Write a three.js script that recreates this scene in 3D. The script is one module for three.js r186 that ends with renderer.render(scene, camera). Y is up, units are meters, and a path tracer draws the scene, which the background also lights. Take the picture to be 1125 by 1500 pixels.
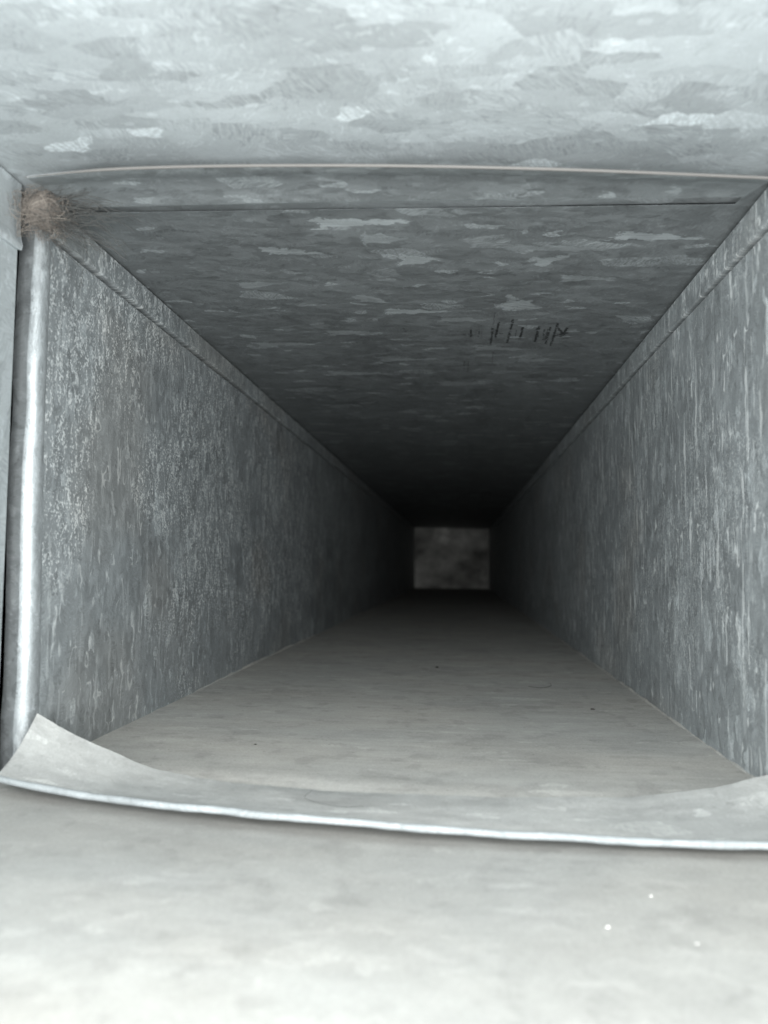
import * as THREE from 'three';
import { mergeGeometries } from 'three/addons/utils/BufferGeometryUtils.js';
import { RectAreaLightUniformsLib } from 'three/addons/lights/RectAreaLightUniformsLib.js';

// ---------- camera, light, exposure ----------
const scene = new THREE.Scene();
scene.background = new THREE.Color(0x000000);
const camera = new THREE.PerspectiveCamera(64.01, 768 / 1024, 0.004, 12);
camera.rotation.set(0.06587, 0.09112, 0.01119, 'YXZ');       // looking down the duct, a little up and to the left
camera.focus = 0.39;
camera.userData.fStop = 12.5;
scene.add(camera);

const renderer = new THREE.WebGLRenderer({ antialias: true });
renderer.setSize(768, 1024);
renderer.toneMapping = THREE.LinearToneMapping;
renderer.toneMappingExposure = 1;
renderer.shadowMap.enabled = true;

// the lit opening of the duct, behind and above the lens
RectAreaLightUniformsLib.init();
const opening = new THREE.RectAreaLight(new THREE.Color(1, 1, 0.99), 27.5, 0.26, 0.15);
opening.position.set(-0.01, 0.019, 0.012);
opening.lookAt(-0.01, 0.025, -0.4);
scene.add(opening);

// ---------- noise ----------
function hash(x, y, k) {
  let h = Math.imul(x | 0, 374761393) ^ Math.imul(y | 0, 668265263) ^ Math.imul(k | 0, 2147483647 ^ 0x5bd1e995);
  h = Math.imul(h ^ (h >>> 13), 1274126177); h ^= h >>> 16;
  h = Math.imul(h, 2246822519); h ^= h >>> 13;
  return (h >>> 0) / 4294967296;
}
function noise(x, y, k) {                                     // value noise, 0..1
  const xi = Math.floor(x), yi = Math.floor(y);
  let fx = x - xi, fy = y - yi;
  fx = fx * fx * (3 - 2 * fx); fy = fy * fy * (3 - 2 * fy);
  const a = hash(xi, yi, k), b = hash(xi + 1, yi, k), c = hash(xi, yi + 1, k), d = hash(xi + 1, yi + 1, k);
  return a + (b - a) * fx + (c - a) * fy + (a - b - c + d) * fx * fy;
}
const fbm = (x, y, k, n = 3) => { let s = 0, a = 0.5, t = 0; for (let i = 0; i < n; i++) { s += a * noise(x, y, k + i); t += a; a *= 0.5; x = x * 2.03 + 5.1; y = y * 2.03 + 1.7; } return s / t; };
const cell = { id: 0, id2: 0, edge: 0 };
function worley(x, y, k) {                                    // nearest random point: its two ids and the distance to the border
  const xi = Math.floor(x), yi = Math.floor(y);
  let d1 = 9, d2 = 9, bx = 0, by = 0;
  for (let j = -1; j <= 1; j++) for (let i = -1; i <= 1; i++) {
    const cx = xi + i, cy = yi + j;
    const px = cx + hash(cx, cy, k) - x, py = cy + hash(cx, cy, k + 7) - y;
    const d = px * px + py * py;
    if (d < d1) { d2 = d1; d1 = d; bx = cx; by = cy; } else if (d < d2) d2 = d;
  }
  cell.id = hash(bx, by, k + 13); cell.id2 = hash(bx, by, k + 29); cell.edge = Math.sqrt(d2) - Math.sqrt(d1);
  return cell;
}
const sstep = (a, b, x) => { const t = Math.min(1, Math.max(0, (x - a) / (b - a))); return t * t * (3 - 2 * t); };
const enc = (x) => { x = Math.min(1, Math.max(0, x)); return 255 * (x <= 0.0031308 ? 12.92 * x : 1.055 * Math.pow(x, 1 / 2.4) - 0.055); };
let seedState = 20240611;
const rnd = () => { seedState = (Math.imul(seedState, 1664525) + 1013904223) >>> 0; return seedState / 4294967296; };

// ---------- galvanised sheet: zinc spangle, white rust, dust, ink ----------
// s runs across the sheet (round the duct), d along the duct, both in millimetres
function zinc(W, H, mmW, mmH, o) {
  const col = new Uint8Array(W * H * 4), dat = new Uint8Array(W * H * 4), k = o.seed;
  const flakes = o.flakes ?? [], ink = o.ink ?? [];
  for (let j = 0; j < H; j++) for (let i = 0; i < W; i++) {
    const s = (i + 0.5) * mmW / W, d = (j + 0.5) * mmH / H;
    const wa = noise(s / 5, d / 3, k + 1) - 0.5, wb = noise(s / 4, d / 4, k + 2) - 0.5, wc = noise(s / 1.3, d / 0.9, k + 3) - 0.5;
    const wf2 = noise(s / 0.7, d / 0.5, k + 4) - 0.5, ws = s + 5 * wa + 0.9 * wc + 0.35 * wf2, wd = d + 2.6 * wb + 0.6 * wc + 0.25 * wf2;
    let c = worley(ws / o.big[0], wd / o.big[1], k + 40);
    const t1 = c.id, a1 = c.id2 * 3.1416;
    c = worley((ws + 2.5 * wa) / o.small[0], wd / o.small[1], k + 90);
    const t2 = c.id, a2 = c.id2 * 3.1416;
    const ang = a1 * 0.6 + a2 * 0.4;
    const al = s * Math.cos(ang) + d * Math.sin(ang), pe = -s * Math.sin(ang) + d * Math.cos(ang);
    const stri = (noise(al / 4 + 9 * t2, (pe + 1.5 * wa) / 0.55, k + 5) - 0.5) * 0.7 + (noise(al / 2.2, pe / 0.28, k + 6) - 0.5) * 0.4;
    let tone = 0.14 * (t1 - 0.5) + 0.20 * (t2 - 0.5) + 0.42 * stri * sstep(0.25, 0.9, a2 / 3.1416);
    const nr = noise(al / 5 + 3, (pe + 2 * wb) / 0.9, k + 14), nm = noise(s / 6, d / 5, k + 15);
    const needle = sstep(0.86, 0.97, 1 - Math.abs(2 * nr - 1)) * (sstep(0.55, 0.75, nm) - 0.8 * sstep(0.45, 0.25, nm));
    const t3 = worley((s + 1.2 * wa + 0.4 * wc) / 2.9, (d + 0.8 * wb + 0.3 * wc) / 1.7, k + 140).id;
    const blotch = fbm(s / 45, d / 45, k + 11) - 0.5;
    tone += 0.24 * needle + 0.05 * (t3 - 0.5) + (t3 > 0.98 ? 0.16 : 0) + 0.16 * blotch + 0.05 * (noise(s / 1.6, d / 0.8, k + 8) - 0.5);
    let shiny = 0;
    if (t1 > 0.955) shiny += (0.32 + 0.9 * stri) * Math.min(1, (t1 - 0.955) / 0.03) * sstep(0.0, 0.10, c.edge + 0.05);
    if (t2 > 0.945) shiny += (0.5 + 0.8 * stri) * Math.min(1, (t2 - 0.955) / 0.03) * (0.4 + 0.6 * sstep(0.0, 0.35, c.edge + 0.3 * wf2));
    for (const f of flakes) {                                // single flakes copied from the photograph
      const fs = s - f[0], fd = d - f[1];
      if (Math.abs(fs) > f[2] * 1.3 || Math.abs(fd) > f[3] * 2) continue;
      const u = fs / f[2] + 0.5 * wa, v = (fd - fs * f[4]) / f[3] + 1.1 * wb + 0.5 * wc;
      const m = 1 - Math.max(Math.abs(u) * 1.0, Math.abs(v) * (1 + 0.7 * u) + 0.35 * Math.abs(u));
      shiny = Math.max(shiny, sstep(0, 0.10 + 0.5 * sstep(-0.2, 1, u), m + 0.25 * wf2) * (0.85 + 0.5 * (noise(s / 11, (d - fs * f[4]) / 0.7, k + 17) - 0.5)) * f[5]);
    }
    shiny = Math.max(0, shiny);
    let rough = o.rough + 0.14 * (t2 - 0.5) + 0.10 * blotch - 0.10 * shiny, bump = 0.45 + 0.25 * (t2 - 0.5) + 0.15 * stri + 0.1 * (t1 - 0.5);
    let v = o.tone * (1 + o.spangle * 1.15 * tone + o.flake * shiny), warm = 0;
    if (o.rust) {                                            // powdery white rust in specks and runs
      const patch = sstep(0.36, 0.62, fbm(s / 38, d / 50, k + 21) + o.rustBias(s, d));
      const g = noise(s / 0.8, d / 0.6, k + 23) * 0.5 + noise(s / 0.45, d / 0.4, k + 24) * 0.35 + noise(s / 4, d / 1.6, k + 25) * 0.3 - 0.22 * (fbm(s / 7, d / 6, k + 22) - 0.42);
      const speck = sstep(0.64, 0.74, g) * patch;
      const run = sstep(0.60, 0.78, noise(s / 26 + 0.7 * wa, (d + 1.5 * wb) / 2.1, k + 26) * 0.62 + noise(s / 9, d / 1.2, k + 27) * 0.3 + 0.08 * wc) * (0.25 + 0.75 * sstep(0.35, 0.6, fbm(s / 60, d / 40, k + 28)));
      const rl = noise(s / 17 + 0.8 * wb, (d + 2.2 * wa + 0.5 * wc) / 2.6, k + 29), rg = noise(s / 7, d / 5, k + 30);
      const line = sstep(0.88, 0.97, 1 - Math.abs(2 * rl - 1)) * sstep(0.5, 0.68, rg) * (0.6 + 0.8 * noise(s / 0.9, d / 0.5, k + 32));
      const w = Math.min(1, speck * o.rust[0] + run * o.rust[1] + line * o.rust[2]);
      v += (0.65 - v) * w * 0.8; bump += 0.3 * speck + 0.12 * run; rough += 0.2 * w;
      warm += 0.3 * w + 0.3 * sstep(0.55, 0.8, fbm(s / 70, d / 90, k + 31));
    }
    if (o.dust) {                                            // settled dust: fine grain, drag lines across the sheet
      const cover = o.dust * (0.55 + 0.6 * fbm(s / 60, d / 35, k + 51));
      const drag = noise(s / 40, d / 2.4, k + 53) * 0.6 + noise(s / 14, d / 0.9, k + 54) * 0.4 - 0.5;
      const grain = noise(s / 0.45, d / 0.45, k + 55) - 0.5;
      const cl = sstep(0.60, 0.75, fbm(s / 8, d / 8, k + 57));
      const cx = Math.floor(s / 3.4), cy = Math.floor(d / 3.4), hs = hash(cx, cy, k + 64), px = (cx + 0.2 + 0.6 * hash(cx, cy, k + 65)) * 3.4, py = (cy + 0.2 + 0.6 * hash(cx, cy, k + 66)) * 3.4;
      const mote = hs > 0.86 ? (1 - sstep(0.15, 0.15 + 0.5 * hash(cx, cy, k + 67), Math.hypot((s - px) * (0.6 + 0.8 * hash(cx, cy, k + 68)), d - py))) * (hs > 0.94 ? 0.55 : -0.5) : 0;
      const dv = (o.dustTone ?? 0.335) * (1 + mote * (o.motes ?? 1) + (o.drag ?? 0.18) * drag + 0.26 * grain + 0.30 * (fbm(s / 14, d / 9, k + 56, 4) - 0.5) - 0.16 * cl + 0.30 * (fbm(s / 60, d / 40, k + 58) - 0.5));
      const m = Math.min(0.95, cover);
      v = v * (1 - m) + dv * m; warm += m; rough = rough * (1 - m) + 0.9 * m; bump = bump * (1 - 0.6 * m) + 0.3 * m * (0.5 + grain);
    }
    v *= 1 + 0.10 * (hash(i, j, k + 61) - 0.5);
    if (o.mottle) { v *= Math.max(0.15, 1 + o.mottle * 1.6 * (fbm(s / 55, d / 42, k + 81, 4) - 0.5)); warm += 0.8; }
    let dark = 0;
    for (const q of ink) {                                   // broken marker strokes
      const ex = q[2] - q[0], ey = q[3] - q[1], L2 = ex * ex + ey * ey;
      if (s < Math.min(q[0], q[2]) - 3 || s > Math.max(q[0], q[2]) + 3 || d < Math.min(q[1], q[3]) - 3 || d > Math.max(q[1], q[3]) + 3) continue;
      const t = Math.min(1, Math.max(0, ((s - q[0]) * ex + (d - q[1]) * ey) / L2));
      const dist = Math.hypot(s - q[0] - t * ex + 0.7 * wc, d - q[1] - t * ey);
      const gap = sstep(0.28, 0.46, noise(s / 0.9, d / 2.2, k + 71) * 0.6 + noise(s / 0.4, d / 0.9, k + 72) * 0.4);
      dark = Math.max(dark, (1 - sstep(q[4] * 0.8, q[4] * 1.5, dist)) * gap * q[5]);
    }
    v *= 1 - 0.86 * dark;
    const wf = Math.min(1, warm), dw = (o.dust ?? 0) * 0.035, p = (j * W + i) * 4;
    col[p] = enc(v * (0.912 + 0.088 * wf + dw * 0.6)); col[p + 1] = enc(v * (1.0 - 0.012 * wf)); col[p + 2] = enc(v * (1.03 - 0.10 * wf - dw)); col[p + 3] = 255;
    dat[p] = 255 * Math.min(1, Math.max(0, bump)); dat[p + 1] = 255 * Math.min(1, Math.max(0.05, rough)); dat[p + 2] = 255 * Math.min(1, Math.max(0, (o.metal ?? 0.5) * (1 - Math.min(1, (o.dust ?? 0))))); dat[p + 3] = 255;
  }
  const tex = (data, srgb) => {
    const t = new THREE.DataTexture(data, W, H, THREE.RGBAFormat);
    t.wrapS = t.wrapT = THREE.MirroredRepeatWrapping; t.magFilter = THREE.LinearFilter; t.minFilter = THREE.LinearMipmapLinearFilter; t.generateMipmaps = true;
    if (srgb) t.colorSpace = THREE.SRGBColorSpace;
    t.needsUpdate = true; return t;
  };
  const map = tex(col, true), data = tex(dat, false);
  const m = new THREE.MeshStandardMaterial({ map, roughnessMap: data, metalnessMap: data, bumpMap: data, roughness: 1, metalness: 1, bumpScale: o.bump ?? 0.00012 });
  m.userData.size = [mmW / 1000, mmH / 1000];
  return m;
}
const SP = { flake: 1.0, big: [19, 10], small: [6.5, 3.6], tone: 0.33, spangle: 1, rough: 0.58, metal: 0.45 };
// flakes: centre s, d, half width, half depth, slope, strength  (s from the left wall, d from z = -0.25)
const FL = [[117, 54, 20, 3, -0.03, 1], [123, 70, 9, 4, 0.1, 0.55], [231, 71, 21, 3, 0.12, 0.9], [135, 93, 9, 3.5, -0.15, 0.9], [132, 164, 18, 3.2, 0.03, 1], [184, 154, 10, 8, 0.5, 0.8], [192, 94, 7, 4, -0.5, 0.8], [82, 83, 13, 3, 0.2, 0.6], [110, 146, 9, 4, 0.6, 0.5], [196, 82, 26, 2.6, 0.02, 0.4], [60, 122, 12, 3, -0.2, 0.5], [212, 118, 14, 3, 0.1, 0.55], [158, 178, 16, 3, 0.02, 0.5], [97, 204, 20, 3, 0.05, 0.6], [52, 226, 24, 3.4, -0.06, 0.55], [180, 236, 18, 4, 0.1, 0.45], [122, 262, 22, 4, 0.0, 0.5], [205, 264, 16, 4, 0.05, 0.4], [88, 300, 26, 4, 0.03, 0.5], [160, 330, 24, 5, -0.04, 0.4]];
// marker strokes: x0, depth0, x1, depth1 in mm from the axis, half width, strength
const INK = [[2.8, 456.8, 6.9, 456.8, 2.2, 0.55], [6.3, 446.8, 6.5, 461.2, 0.55, 1], [10.8, 449.6, 10.7, 461.2, 0.45, 0.6], [12.4, 451, 12.3, 459.7, 0.4, 0.6], [18.1, 441, 18.2, 476.5, 0.55, 0.9], [18, 416, 18.1, 441, 0.3, 0.45], [20.8, 433.2, 20.2, 464.1, 0.6, 0.95], [18, 453, 23.4, 454.7, 0.9, 0.7], [28.1, 428.1, 27.4, 473.2, 0.65, 0.9], [27.6, 437.2, 30.4, 438.5, 0.8, 0.6], [31.1, 448.1, 31.1, 461.1, 0.45, 0.6], [34.2, 442.6, 34.3, 465.5, 0.65, 1], [43, 441.2, 43.2, 473.1, 0.7, 0.95], [42.1, 444, 43.8, 461, 0.6, 0.9], [46.3, 446.7, 47.4, 467, 0.5, 0.75], [48, 446, 48.6, 470, 0.45, 0.7], [49, 442.6, 49.8, 476.2, 0.6, 0.95], [52.1, 435.9, 53.1, 479.4, 0.6, 0.95], [58.1, 443.9, 56.7, 461, 0.7, 1], [52.5, 459.5, 59, 453.7, 1.0, 0.9], [53.1, 443.9, 58.9, 459.5, 0.8, 0.9], [20.2, 492.8, 20.9, 533, 0.4, 0.45], [3.2, 516.1, 2.9, 541.4, 0.4, 0.5], [5.5, 516, 5.6, 543.4, 0.45, 0.5], [15, 524, 21, 527, 5, 0.25], [46, 560, 56, 552, 5, 0.3], [-31, 444, -30, 452, 0.6, 0.6]];
const M = {
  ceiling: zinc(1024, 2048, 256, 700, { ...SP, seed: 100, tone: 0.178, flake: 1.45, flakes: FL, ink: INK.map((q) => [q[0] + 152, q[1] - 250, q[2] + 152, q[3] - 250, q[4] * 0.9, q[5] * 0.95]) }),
  left: zinc(1024, 2048, 208, 700, { ...SP, seed: 300, tone: 0.268, spangle: 0.85, flake: 0.8, rust: [0.9, 0.28, 0.55], rustBias: (s, d) => 0.10 - 0.25 * sstep(70, 0, s), bump: 0.0003 }),
  right: zinc(1024, 2048, 208, 700, { ...SP, seed: 500, tone: 0.30, spangle: 0.9, flake: 0.8, rust: [0.5, 0.8, 0.9], rustBias: (s, d) => 0.06 - 0.25 * sstep(50, 0, s), bump: 0.0003 }),
  floor: zinc(1024, 2048, 256, 700, { ...SP, seed: 700, tone: 0.28, spangle: 0.8, dust: 0.8, bump: 0.00008 }),
  near: zinc(1024, 1024, 300, 420, { ...SP, seed: 900, big: [42, 19], small: [15, 7], tone: 0.385, spangle: 0.8, flake: 0.9 }),
  nearFloor: zinc(1024, 1024, 300, 420, { ...SP, seed: 1100, spangle: 0.5, dust: 0.7, dustTone: 0.278, tone: 0.278, flake: 0.4, drag: 0.08, motes: 0.4 }),
  strip: zinc(1024, 256, 260, 60, { ...SP, seed: 1300, spangle: 0.8, tone: 0.29, dust: 0.5, dustTone: 0.295, flake: 0.7, bump: 0.00004 }),
  topStrip: zinc(1024, 256, 260, 60, { ...SP, seed: 1700, tone: 0.225, big: [16, 8], bump: 0.00006 }),
  bare: zinc(1024, 64, 260, 20, { ...SP, seed: 1900, spangle: 1.0, tone: 0.225, rough: 0.46, metal: 0.5, flake: 0.3, big: [9, 5], small: [3, 2], bump: 0.0001 }),
};
M.hem = zinc(1024, 32, 260, 7, { ...SP, seed: 2100, tone: 0.24, spangle: 0.8, flake: 0.3, rough: 0.75, metal: 0.1, bump: 0 });
const plain = (r, g, b, rough, metal) => { const m = new THREE.MeshStandardMaterial({ roughness: rough, metalness: metal }); m.color.setRGB(r, g, b); return m; };
M.cut = plain(0.115, 0.112, 0.107, 0.7, 0.3);
M.fibre = plain(0.12, 0.107, 0.094, 0.95, 0);
M.paleFibre = plain(0.24, 0.215, 0.185, 0.9, 0);
M.soot = plain(0.05, 0.052, 0.05, 0.95, 0);
M.crumb = plain(0.035, 0.033, 0.03, 0.9, 0);
M.grain = plain(0.5, 0.5, 0.48, 0.4, 0);

// ---------- builders ----------
const V = (x, y, z) => new THREE.Vector3(x, y, z);
const lerp = (a, b, t) => a + (b - a) * t;
function curve(table, x) {                                    // smooth curve through a table of [x, y, z ...]
  let i = 0; while (i < table.length - 2 && x > table[i + 1][0]) i++;
  const p0 = table[Math.max(0, i - 1)], p1 = table[i], p2 = table[i + 1], p3 = table[Math.min(table.length - 1, i + 2)];
  const t = (x - p1[0]) / (p2[0] - p1[0]);
  return p1.slice(1).map((_, c) => {
    const k = c + 1, h = p2[0] - p1[0];
    const m1 = (p2[k] - p0[k]) / ((p2[0] - p0[0]) || 1) * h, m2 = (p3[k] - p1[k]) / ((p3[0] - p1[0]) || 1) * h;
    const t2 = t * t, t3 = t2 * t;
    return (2 * t3 - 3 * t2 + 1) * p1[k] + (t3 - 2 * t2 + t) * m1 + (-2 * t3 + 3 * t2) * p2[k] + (t3 - t2) * m2;
  });
}
// a sheet of metal of thickness th: P(u, v) is the face seen from inside the duct, uv(point, u, v) its place on the texture in metres
function sheet(P, nu, nv, th, uvOf, mat, inward) {
  const size = mat.userData.size ?? [1, 1];
  const pt = [], nr = [], e = 1e-3; let facing = 0;
  for (let j = 0; j <= nv; j++) for (let i = 0; i <= nu; i++) {
    const u = i / nu, v = j / nv, p = P(u, v);
    const du = P(Math.min(1, u + e), v).sub(P(Math.max(0, u - e), v)), dv = P(u, Math.min(1, v + e)).sub(P(u, Math.max(0, v - e)));
    const n = du.cross(dv).normalize(); facing += n.dot(inward(p));
    pt.push(p); nr.push(n);
  }
  if (facing < 0) nr.forEach((n) => n.negate());
  const pos = [], nor = [], uv = [], idx = [], W = nu + 1;
  const flip = (() => { const a = pt[0], b = pt[1], c = pt[W]; return b.clone().sub(a).cross(c.clone().sub(a)).dot(nr[0]) < 0; })();
  const face = (side) => {
    const base = pos.length / 3;
    pt.forEach((p, k) => {
      const q = side ? p.clone().addScaledVector(nr[k], -th) : p;
      pos.push(q.x, q.y, q.z); nor.push(...(side ? nr[k].clone().negate() : nr[k]).toArray());
      const t = uvOf(p, (k % W) / nu, Math.floor(k / W) / nv); uv.push(t[0] / size[0], t[1] / size[1]);
    });
    for (let j = 0; j < nv; j++) for (let i = 0; i < nu; i++) {
      const a = base + j * W + i, b = a + 1, c = a + W, d = c + 1;
      if (flip !== !!side) idx.push(a, c, b, b, c, d); else idx.push(a, b, c, b, d, c);
    }
  };
  face(0); face(1);
  const rim = (ks) => {
    for (let m = 0; m < ks.length - 1; m++) {
      const [k0, k1] = [ks[m], ks[m + 1]], base = pos.length / 3;
      const q = [pt[k0], pt[k1], pt[k0].clone().addScaledVector(nr[k0], -th), pt[k1].clone().addScaledVector(nr[k1], -th)];
      const n = q[1].clone().sub(q[0]).cross(q[2].clone().sub(q[0])).normalize();
      q.forEach((p, r) => { pos.push(p.x, p.y, p.z); nor.push(n.x, n.y, n.z); const k = r % 2 ? k1 : k0, t = uvOf(pt[k], (k % W) / nu, Math.floor(k / W) / nv); uv.push(t[0] / size[0], t[1] / size[1]); });
      idx.push(base, base + 1, base + 2, base + 1, base + 3, base + 2);
    }
  };
  const row = (j) => Array.from({ length: W }, (_, i) => j * W + i), colm = (i) => Array.from({ length: nv + 1 }, (_, j) => j * W + i);
  rim(row(0)); rim(row(nv).reverse()); rim(colm(0).reverse()); rim(colm(nu));
  const g = new THREE.BufferGeometry();
  g.setAttribute('position', new THREE.Float32BufferAttribute(pos, 3)); g.setAttribute('normal', new THREE.Float32BufferAttribute(nor, 3)); g.setAttribute('uv', new THREE.Float32BufferAttribute(uv, 2)); g.setIndex(idx);
  return g;
}
function tube(points, r, sides = 8, seg = 0, taper) {
  const c = new THREE.CatmullRomCurve3(points), n = seg || points.length * 3;
  const g = new THREE.TubeGeometry(c, n, r, sides, false);
  if (taper) {
    const p = g.attributes.position, q = V(0, 0, 0), s = V(0, 0, 0);
    for (let i = 0; i <= n; i++) { c.getPointAt(i / n, s); const f = taper(i / n); for (let k = 0; k <= sides; k++) { const a = i * (sides + 1) + k; q.fromBufferAttribute(p, a).sub(s).multiplyScalar(f).add(s); p.setXYZ(a, q.x, q.y, q.z); } }
    g.computeVertexNormals();
  }
  return g;
}
function thing(name, label, category, group) {
  const o = new THREE.Group(); o.name = name; o.userData = { label, category }; if (group) o.userData.group = group;
  scene.add(o); return o;
}
function part(name, geometry, mat, parent, label) {
  const m = new THREE.Mesh(geometry, mat); m.name = name; m.castShadow = m.receiveShadow = true;
  if (label) m.userData.label = label;
  parent.add(m); return m;
}

// edges of the two strips: x, y, z
const topNear = [[-0.156, 0.1230, -0.2497], [-0.1453, 0.1239, -0.2468], [-0.1066, 0.1252, -0.2450], [-0.0383, 0.1239, -0.2450], [0.0272, 0.1219, -0.2478], [0.0964, 0.1196, -0.2537], [0.112, 0.1191, -0.2555]];
const topFar = [[-0.156, 0.1275, -0.2758], [-0.1377, 0.1275, -0.2758], [-0.0178, 0.1268, -0.2763], [0.0954, 0.1252, -0.2778], [0.112, 0.1250, -0.2783]];
const botNear = [[-0.156, -0.0702, -0.262], [-0.1473, -0.0716, -0.258], [-0.1213, -0.0734, -0.252], [-0.0798, -0.0747, -0.246], [-0.0135, -0.0758, -0.240], [0.0435, -0.0766, -0.238], [0.0846, -0.0766, -0.238], [0.112, -0.0764, -0.239]];
const botFar = [[-0.1473, -0.0531, -0.280], [-0.1267, -0.0613, -0.277], [-0.0991, -0.0703, -0.275], [-0.0602, -0.0722, -0.270], [-0.0151, -0.0722, -0.266], [0.0491, -0.0714, -0.268], [0.071, -0.0702, -0.272], [0.0993, -0.0655, -0.278], [0.104, -0.0635, -0.2785]];

// ---------- the far duct section ----------
const XL = -0.151, XR = 0.1036, YB = -0.0728, ZM = -0.272, ZE = -2.82, Z0 = -0.25;
const ceilY = (x) => 0.1306 - 0.0157 * x;
const axis = (p) => V(-0.024 - p.x, 0.03 - p.y, 0);
const far = thing('far_duct', 'long galvanised steel duct section running back into darkness', 'air duct');
const wobble = (a, b, k) => (fbm(a * 9, b * 5, k, 2) - 0.5);
// rows crowd towards the mouth: depth along v
const zAt = (z0, v) => lerp(z0, ZE, v * v * 0.75 + v * 0.25);
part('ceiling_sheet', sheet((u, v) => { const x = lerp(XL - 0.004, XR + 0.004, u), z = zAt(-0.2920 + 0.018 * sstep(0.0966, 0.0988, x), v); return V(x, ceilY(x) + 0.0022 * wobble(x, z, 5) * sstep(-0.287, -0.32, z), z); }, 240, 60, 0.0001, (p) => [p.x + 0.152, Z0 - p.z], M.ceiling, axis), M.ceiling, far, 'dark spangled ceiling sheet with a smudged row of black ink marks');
part('floor_sheet', sheet((u, v) => { const x = lerp(XL - 0.004, XR + 0.004, u), z0 = curve(botFar, Math.max(-0.147, Math.min(0.1035, x)))[1] + 0.006, z = zAt(z0, v); return V(x, YB + 0.0012 * wobble(x, z, 9) - 0.002 * sstep(0.014, 0, z0 - z), z); }, 30, 60, 0.001, (p) => [p.x + 0.152, Z0 - p.z], M.floor, axis), M.floor, far, 'floor sheet covered in fine beige dust');
const leftX = (y) => XL + 0.002 * sstep(0.06, -0.06, y);
part('left_sheet', sheet((u, v) => { const y = lerp(YB - 0.002, 0.1190, u), z = zAt(-0.2845, v); return V(leftX(y) - 0.0022 * (wobble(y, z, 3)) * sstep(0, 0.05, v), y, z); }, 24, 60, 0.001, (p) => [p.y + 0.0748, Z0 - p.z], M.left, axis), M.left, far);
part('right_sheet', sheet((u, v) => { const y = lerp(YB - 0.002, 0.1145, u), z = zAt(-0.262, v); return V(XR + 0.0022 * wobble(y, z, 4), y, z); }, 24, 60, 0.001, (p) => [p.y + 0.0748, Z0 - p.z], M.right, axis), M.right, far);
// rounded vertical edges at the mouth: the wall sheets folded back outwards
part('folded_edge', sheet((u, v) => {
  const y = lerp(YB - 0.002, ceilY(XL) - 0.004, u), r = lerp(0.0060, 0.0042, u) + 0.0008 * wobble(y * 6, 1, 31), a = v * 2.0, cx = leftX(y) - r;
  const tail = Math.max(0, v - 0.82) / 0.18;
  const b = Math.min(a, 1.64);
  return V(cx + r * Math.cos(b) - lerp(0.0062, 0.0071, u) * tail, y, -0.2845 + r * Math.sin(b) - 0.003 * tail);
}, 40, 28, 0.0008, (p, u, v) => [p.y + 0.1, v * 0.02], M.bare, () => V(0.6, 0, 1)), M.bare, far, 'bright rounded left edge of the duct mouth');
part('folded_edge', sheet((u, v) => {
  const y = lerp(YB - 0.002, ceilY(XR) - 0.003, u), r = 0.005, a = Math.min(v * 2.0, 1.64), tail = Math.max(0, v - 0.82) / 0.18;
  return V(XR + r - r * Math.cos(a) + 0.01 * tail, y, -0.262 + r * Math.sin(a) - 0.002 * tail);
}, 30, 24, 0.0008, (p, u, v) => [p.y + 0.1, v * 0.02], M.bare, () => V(-0.6, 0, 1)), M.bare, far);
// lock seams along the top of both walls: a strip standing proud with a rolled lower lip
function seam(sideX, dir, yLow, yTop, z0, mat) {
  const prof = [[-0.0032, yLow - 0.0024], [-0.0032, yLow + 0.0006], [0.0007, yLow + 0.0008], [0.0013, yLow + 0.0014], [0.0013, yLow + 0.006], [0.0011, yTop]];
  return sheet((u, v) => {
    const q = u * (prof.length - 1), i = Math.min(prof.length - 2, Math.floor(q)), t = q - i;
    const z = zAt(z0, v), wv = 0.0007 * (noise(z * 18, 1, 77) - 0.5), dent = 0.0005 * (noise(z * 14, 4, 78) - 0.4);
    return V(sideX + dir * (lerp(prof[i][0], prof[i + 1][0], t) + dent * (1 - u)), lerp(prof[i][1], prof[i + 1][1], t) + wv * 1.5 * (1 - u), z);
  }, 15, 90, 0.0006, (p) => [p.y + 0.0748, Z0 - p.z + 0.13], mat, () => V(dir, -0.1, 0));
}
part('seam', seam(XL, 1, 0.1200, ceilY(XL) - 0.001, -0.2838, M.left), M.left, far);
part('seam', seam(XR, -1, 0.1155, ceilY(XR) - 0.001, -0.266, M.right), M.right, far);
// dust gathered along the foot of both walls
for (const [x0, dir, w] of [[XL + 0.0015, 1, 0.0032], [XR - 0.0004, -1, 0.0045]]) part('dust_drift', sheet((u, v) => {
  const z = lerp(-0.287, -1.3, v * v * 0.7 + v * 0.3), b = w * (0.25 + 1.1 * fbm(z * 60, 3, 111, 4)), h = 0.0006 + 0.0018 * fbm(z * 75, 8, 113, 4);
  return V(x0 + dir * b * u, YB - 0.0008 + h * (1 - u) * (1 - u) * 1.2 + 0.0002 * noise(z * 900, u * 6, 115), z);
}, 6, 420, 0.0002, (p) => [p.x + 0.152, Z0 - p.z + 0.2], M.floor, () => V(dir, 2, 0)), M.floor, far);
// closed far end
M.end = zinc(256, 256, 270, 210, { ...SP, seed: 1531, big: [50, 60], small: [30, 26], tone: 0.40, rough: 0.8, metal: 0, spangle: 1.2, mottle: 1.1, bump: 0.0004 });
part('end_panel', sheet((u, v) => V(lerp(XL, XR, u), lerp(YB - 0.003, 0.133, v), ZE + 0.004), 8, 8, 0.002, (p) => [p.x + 0.152, p.y + 0.08], M.end, () => V(0, 0, 1)), M.end, far, 'dim blotchy grey panel closing the far end');

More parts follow.
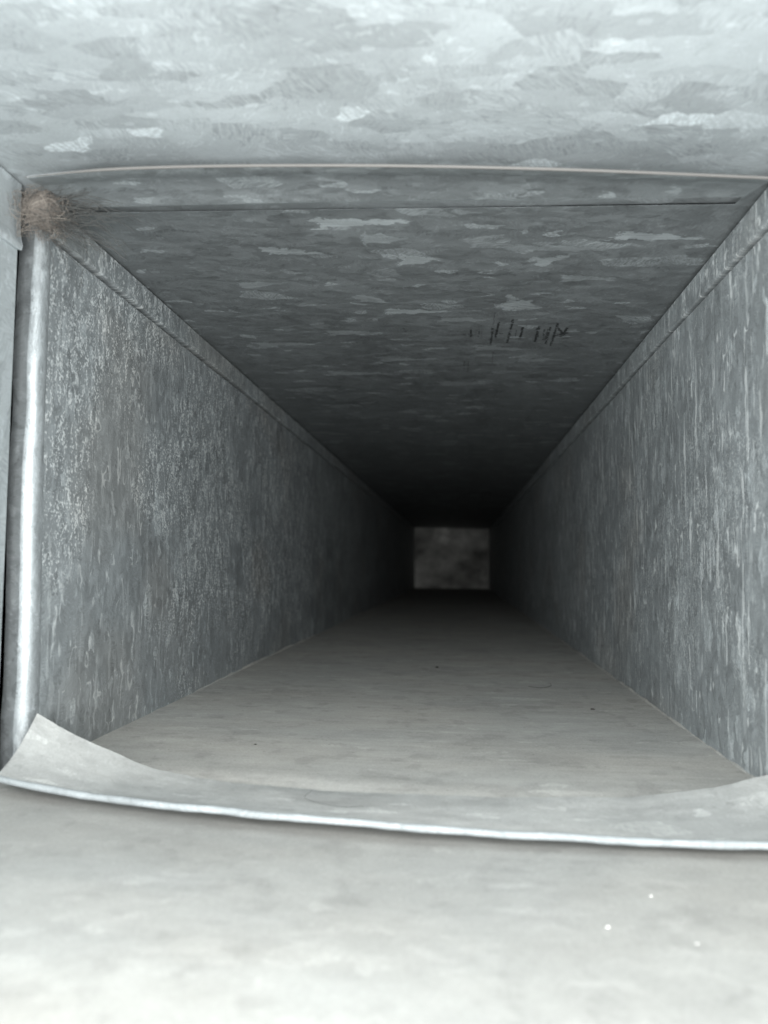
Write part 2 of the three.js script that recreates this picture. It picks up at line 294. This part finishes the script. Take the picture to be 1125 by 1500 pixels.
// ---------- the near duct section ----------
const near = thing('near_duct', 'wide near duct section with bright dusty floor, nearest the viewer', 'air duct');
const ZF = 0.17, NXL = -0.1585, NXR = 0.128;
const nFloorY = (x, z) => -0.0795 + 0.0035 * sstep(-0.05, -0.16, x) + 0.0015 * wobble(x, z, 13);
part('ceiling_sheet', sheet((u, v) => { const x = lerp(NXL - 0.003, NXR + 0.003, u), z = lerp(-0.300, ZF, v), q = Math.max(0, z + 0.25) / 0.25; return V(x, 0.1345 - 0.012 * x + 0.040 * q * q + 0.003 * wobble(x * 1.4, z, 15) * q, z); }, 26, 30, 0.001, (p) => [p.x + 0.165, 0.31 + p.z], M.near, axis), M.near, near);
part('floor_sheet', sheet((u, v) => { const x = lerp(NXL - 0.003, NXR + 0.003, u), z = lerp(-0.285, ZF, v); return V(x, nFloorY(x, z), z); }, 26, 30, 0.001, (p) => [p.x + 0.165, 0.28 + p.z], M.nearFloor, axis), M.nearFloor, near, 'bright dusty floor sheet');
part('left_sheet', sheet((u, v) => { const y = lerp(-0.08, 0.1362 + 0.04 * Math.max(0, lerp(-1.1, 1.7, v)) ** 2, u), z = lerp(-0.2745, ZF, v); return V(NXL, y, z); }, 12, 20, 0.001, (p) => [p.y + 0.09, 0.28 + p.z], M.near, axis), M.near, near);
part('right_sheet', sheet((u, v) => { const y = lerp(-0.08, 0.1325 + 0.04 * Math.max(0, lerp(-1.0, 1.7, v)) ** 2, u), z = lerp(-0.255, ZF, v); return V(NXR, y, z); }, 12, 20, 0.001, (p) => [p.y + 0.09, 0.28 + p.z], M.near, axis), M.near, near);
part('seam', sheet((u, v) => {
  const prof = [[0, 0.1118], [0.0022, 0.1112], [0.0026, 0.113], [0.0016, 0.117], [0.0012, 0.1355]], q = u * 4, i = Math.min(3, Math.floor(q)), t = q - i;
  return V(NXL + lerp(prof[i][0], prof[i + 1][0], t), lerp(prof[i][1], prof[i + 1][1], t), lerp(-0.2735, ZF, v));
}, 12, 20, 0.0006, (p) => [p.y + 0.09, 0.28 + p.z], M.near, () => V(1, -0.1, 0)), M.near, near);

// ---------- slip cleats joining the two sections ----------
const topCleat = thing('slip_cleat', 'thin flat steel strip across the top of the joint with its right end cut back', 'cleat', 'strips joining the two duct sections');
delete topCleat.userData.group;
part('plate', sheet((u, v) => {
  const x = lerp(-0.1400, 0.1120, u), [ny, nz] = curve(topNear, x), [fy, fz] = curve(topFar, x);
  const cut = sstep(0.0956, 0.0964, x);                                          // the right end is cut back to a narrow front band
  const w = 1 - 0.66 * cut, t = v * w, roll = sstep(0.35, 0, t);
  return V(x, lerp(ny, fy, t) + 0.0012 * (1 - roll) * Math.sin(Math.min(1, t) * 3.14), lerp(nz, fz, t));
}, 250, 14, 0.0008, (p) => [p.x + 0.155, -0.24 - p.z], M.topStrip, () => V(0, -1, 0)), M.topStrip, topCleat);
part('hem', tube(Array.from({ length: 40 }, (_, i) => { const x = lerp(-0.1405, 0.112, i / 39), [y, z] = curve(topNear, x); return V(x, y + 0.0002, z + 0.0004); }), 0.0005, 8, 160, (t) => 0.25 + 0.75 * sstep(0, 0.12, t)), M.cut, topCleat, 'pinkish raw edge of the strip');

const botCleat = thing('slip_cleat_001', 'pale steel strip across the bottom of the joint with upturned curled ends', 'cleat');
part('plate', sheet((u, v) => {
  const xn = lerp(-0.1492, 0.1050, u), xf = lerp(-0.1471, 0.1030, u), [ny, nz] = curve(botNear, xn), [fy, fz] = curve(botFar, xf);
  const x = lerp(xn, xf, v), sag = 0.0022 * Math.sin(v * Math.PI) * sstep(0.02, 0.16, Math.abs(x + 0.02)) + 0.0006 * wobble(x * 2.2, v * 0.6, 41);
  const kink = v * v * (0.0007 * (noise(x * 95, 5, 121) - 0.5) + 0.0003 * (noise(x * 420, 6, 122) - 0.5));
  return V(x, lerp(ny + 0.0018, fy, v) - sag + kink * 1.4, lerp(nz, fz, v) + kink);
}, 120, 18, 0.0008, (p, u, v) => [p.x + 0.155, 0.01 + v * 0.042], M.strip, () => V(0, 1, 0.2)), M.strip, botCleat);
part('hem', tube(Array.from({ length: 60 }, (_, i) => { const x = lerp(-0.1505, 0.112, i / 59), [y, z] = curve(botNear, x); return V(x, y + 0.0012 + 0.0006 * (noise(x * 70, 2, 81) - 0.5), z + 0.0006 * (noise(x * 55, 3, 82) - 0.5)); }), 0.0011, 14, 240, (t) => 1 + 0.16 * (noise(t * 60, 3, 83) - 0.5)), M.hem, botCleat, 'bright rounded front edge of the strip');

// ---------- lint in the upper left corner ----------
const lint = thing('lint_clump', 'brown tuft of matted dust and fibres in the upper left corner', 'lint');
{
  const C = V(-0.1457, 0.1235, -0.2685);
  const core = new THREE.IcosahedronGeometry(1, 5), p = core.attributes.position;
  for (let i = 0; i < p.count; i++) {
    const q = V(0, 0, 0).fromBufferAttribute(p, i), f = 0.75 + 0.55 * (fbm(q.x * 2.2 + 9, q.y * 2.2 + q.z * 1.7 + 4, 61, 4) - 0.4);
    p.setXYZ(i, Math.sign(q.x) * Math.abs(q.x) ** 0.75 * 0.0058 * f, Math.sign(q.y) * Math.abs(q.y) ** 0.75 * 0.0062 * f, q.z * 0.007 * f);
  }
  core.translate(C.x, C.y, C.z); core.computeVertexNormals();
  part('core', core, M.fibre, lint);
  const strands = (n, spread, len, r, bias) => {
    const list = [];
    for (let i = 0; i < n; i++) {
      const a = V(rnd() - 0.5, rnd() - 0.5, rnd() - 0.5).normalize();
      const s = C.clone().add(V(a.x * spread[0], a.y * spread[1], a.z * spread[2]));
      const d = bias(a, V(rnd() - 0.5, rnd() - 0.5, rnd() - 0.5).normalize()).normalize(), pts = [s.clone()];
      const L = len * (0.4 + rnd());
      for (let k = 1; k <= 4; k++) { d.add(V(rnd() - 0.5, rnd() - 0.5, rnd() - 0.5).multiplyScalar(0.9)).normalize(); s.addScaledVector(d, L / 4); s.y = Math.min(s.y, 0.1275); s.x = Math.max(s.x, -0.1575); pts.push(s.clone()); }
      list.push(tube(pts, r * (0.6 + 0.8 * rnd()), 4, 8));
    }
    return mergeGeometries(list);
  };
  const st = (m) => { m.userData.kind = 'stuff'; };
  // matted fibres wind round the lump, close to its surface
  const wound = (n, len, r) => {
    const list = [];
    for (let i = 0; i < n; i++) {
      const a = V(rnd() - 0.5, rnd() - 0.5, rnd() - 0.5).normalize(), d = V(rnd() - 0.5, rnd() - 0.5, rnd() - 0.5).normalize(), pts = [];
      const lift = 0.86 + 0.3 * rnd() * rnd(), n2 = 5 + Math.floor(rnd() * 4), fray = rnd() < 0.16 ? 0.16 : 0.0, L = len * (0.5 + rnd());
      for (let k = 0; k < n2; k++) {
        d.add(V(rnd() - 0.5, rnd() - 0.5, rnd() - 0.5).multiplyScalar(1.1)).addScaledVector(a, -d.dot(a)).normalize();
        a.addScaledVector(d, L / n2).normalize();
        const f = (lift + fray * k) * (0.8 + 0.5 * (fbm(a.x * 2.2 + 9, a.y * 2.2 + a.z * 1.7 + 4, 61, 4) - 0.4));
        pts.push(V(C.x + Math.sign(a.x) * Math.abs(a.x) ** 0.75 * 0.0070 * f, Math.min(0.1285, C.y + Math.sign(a.y) * Math.abs(a.y) ** 0.75 * 0.0074 * f), C.z + a.z * 0.0066 * f));
      }
      list.push(tube(pts, r * (0.6 + 0.8 * rnd()), 4, 14));
    }
    return mergeGeometries(list);
  };
  st(part('fibres', wound(1300, 1.4, 0.00006), M.fibre, lint));
  st(part('pale_fibres', wound(160, 1.2, 0.00005), M.paleFibre, lint));
  st(part('dark_fibres', strands(150, [0.007, 0.0055, 0.005], 0.022, 0.00009, (a, r) => r.add(V(1.7, 0.1, -0.5))), M.soot, lint));
}

// ---------- crumbs, hairs and grains ----------
function crumb(name, label, category, x, z, r, mat, y, squash, group) {
  const g = new THREE.IcosahedronGeometry(r, 3), p = g.attributes.position;
  for (let i = 0; i < p.count; i++) { const q = V(0, 0, 0).fromBufferAttribute(p, i), f = 0.7 + 0.7 * fbm(q.x / r * 1.4 + x * 900, q.y / r * 1.4 + q.z / r + z * 700, 91, 3); p.setXYZ(i, q.x * f * 1.3, q.y * f * squash, q.z * f); }
  g.computeVertexNormals();
  const o = part(name, g, mat, scene, label); o.position.set(x, y + r * squash * 0.6, z); o.userData.category = category; if (group) o.userData.group = group;
  return o;
}
crumb('debris_crumb', 'small dark crumb on the dusty duct floor near the right wall', 'debris', 0.0692, -0.4357, 0.0009, M.crumb, YB, 0.6);
crumb('debris_crumb_001', 'small dark crumb farther back in the middle of the dusty duct floor', 'debris', -0.0151, -0.598, 0.0010, M.crumb, YB, 0.6);
crumb('debris_crumb_002', 'tiny dark crumb on the dusty floor left of the middle, near the strip', 'debris', -0.0815, -0.331, 0.00045, M.crumb, YB, 0.6);
crumb('grit_grain', 'tiny white grain on the near floor just below the strip, right side', 'grit', 0.0471, -0.2104, 0.0003, M.grain, -0.0797, 0.9);
crumb('grit_grain_001', 'tiny white grain on the near floor, leftmost of the three below the strip', 'grit', 0.0335, -0.1916, 0.0003, M.grain, -0.0797, 0.9);
crumb('grit_grain_002', 'tiny pale grain on the near floor, rightmost of the three below the strip', 'grit', 0.0509, -0.1853, 0.0003, M.grain, -0.0797, 0.9);
function hair(name, label, pts, r, mat) { const o = part(name, tube(pts.map((q) => V(...q)), r, 5, 40), mat, scene, label); o.userData.category = 'hair'; return o; }
hair('hair', 'fine dark hair lying bent on the bottom strip left of the middle', [[-0.046, -0.0713, -0.262], [-0.047, -0.0718, -0.2555], [-0.041, -0.0722, -0.2515], [-0.034, -0.0724, -0.2495], [-0.028, -0.0722, -0.2505]], 0.00007, M.soot);
hair('hair_001', 'short curled dark hair on the dusty floor right of the middle', [[0.043, YB + 0.0004, -0.512], [0.05, YB + 0.0008, -0.505], [0.056, YB + 0.001, -0.512], [0.058, YB + 0.0004, -0.528]], 0.00012, M.soot);

renderer.render(scene, camera);
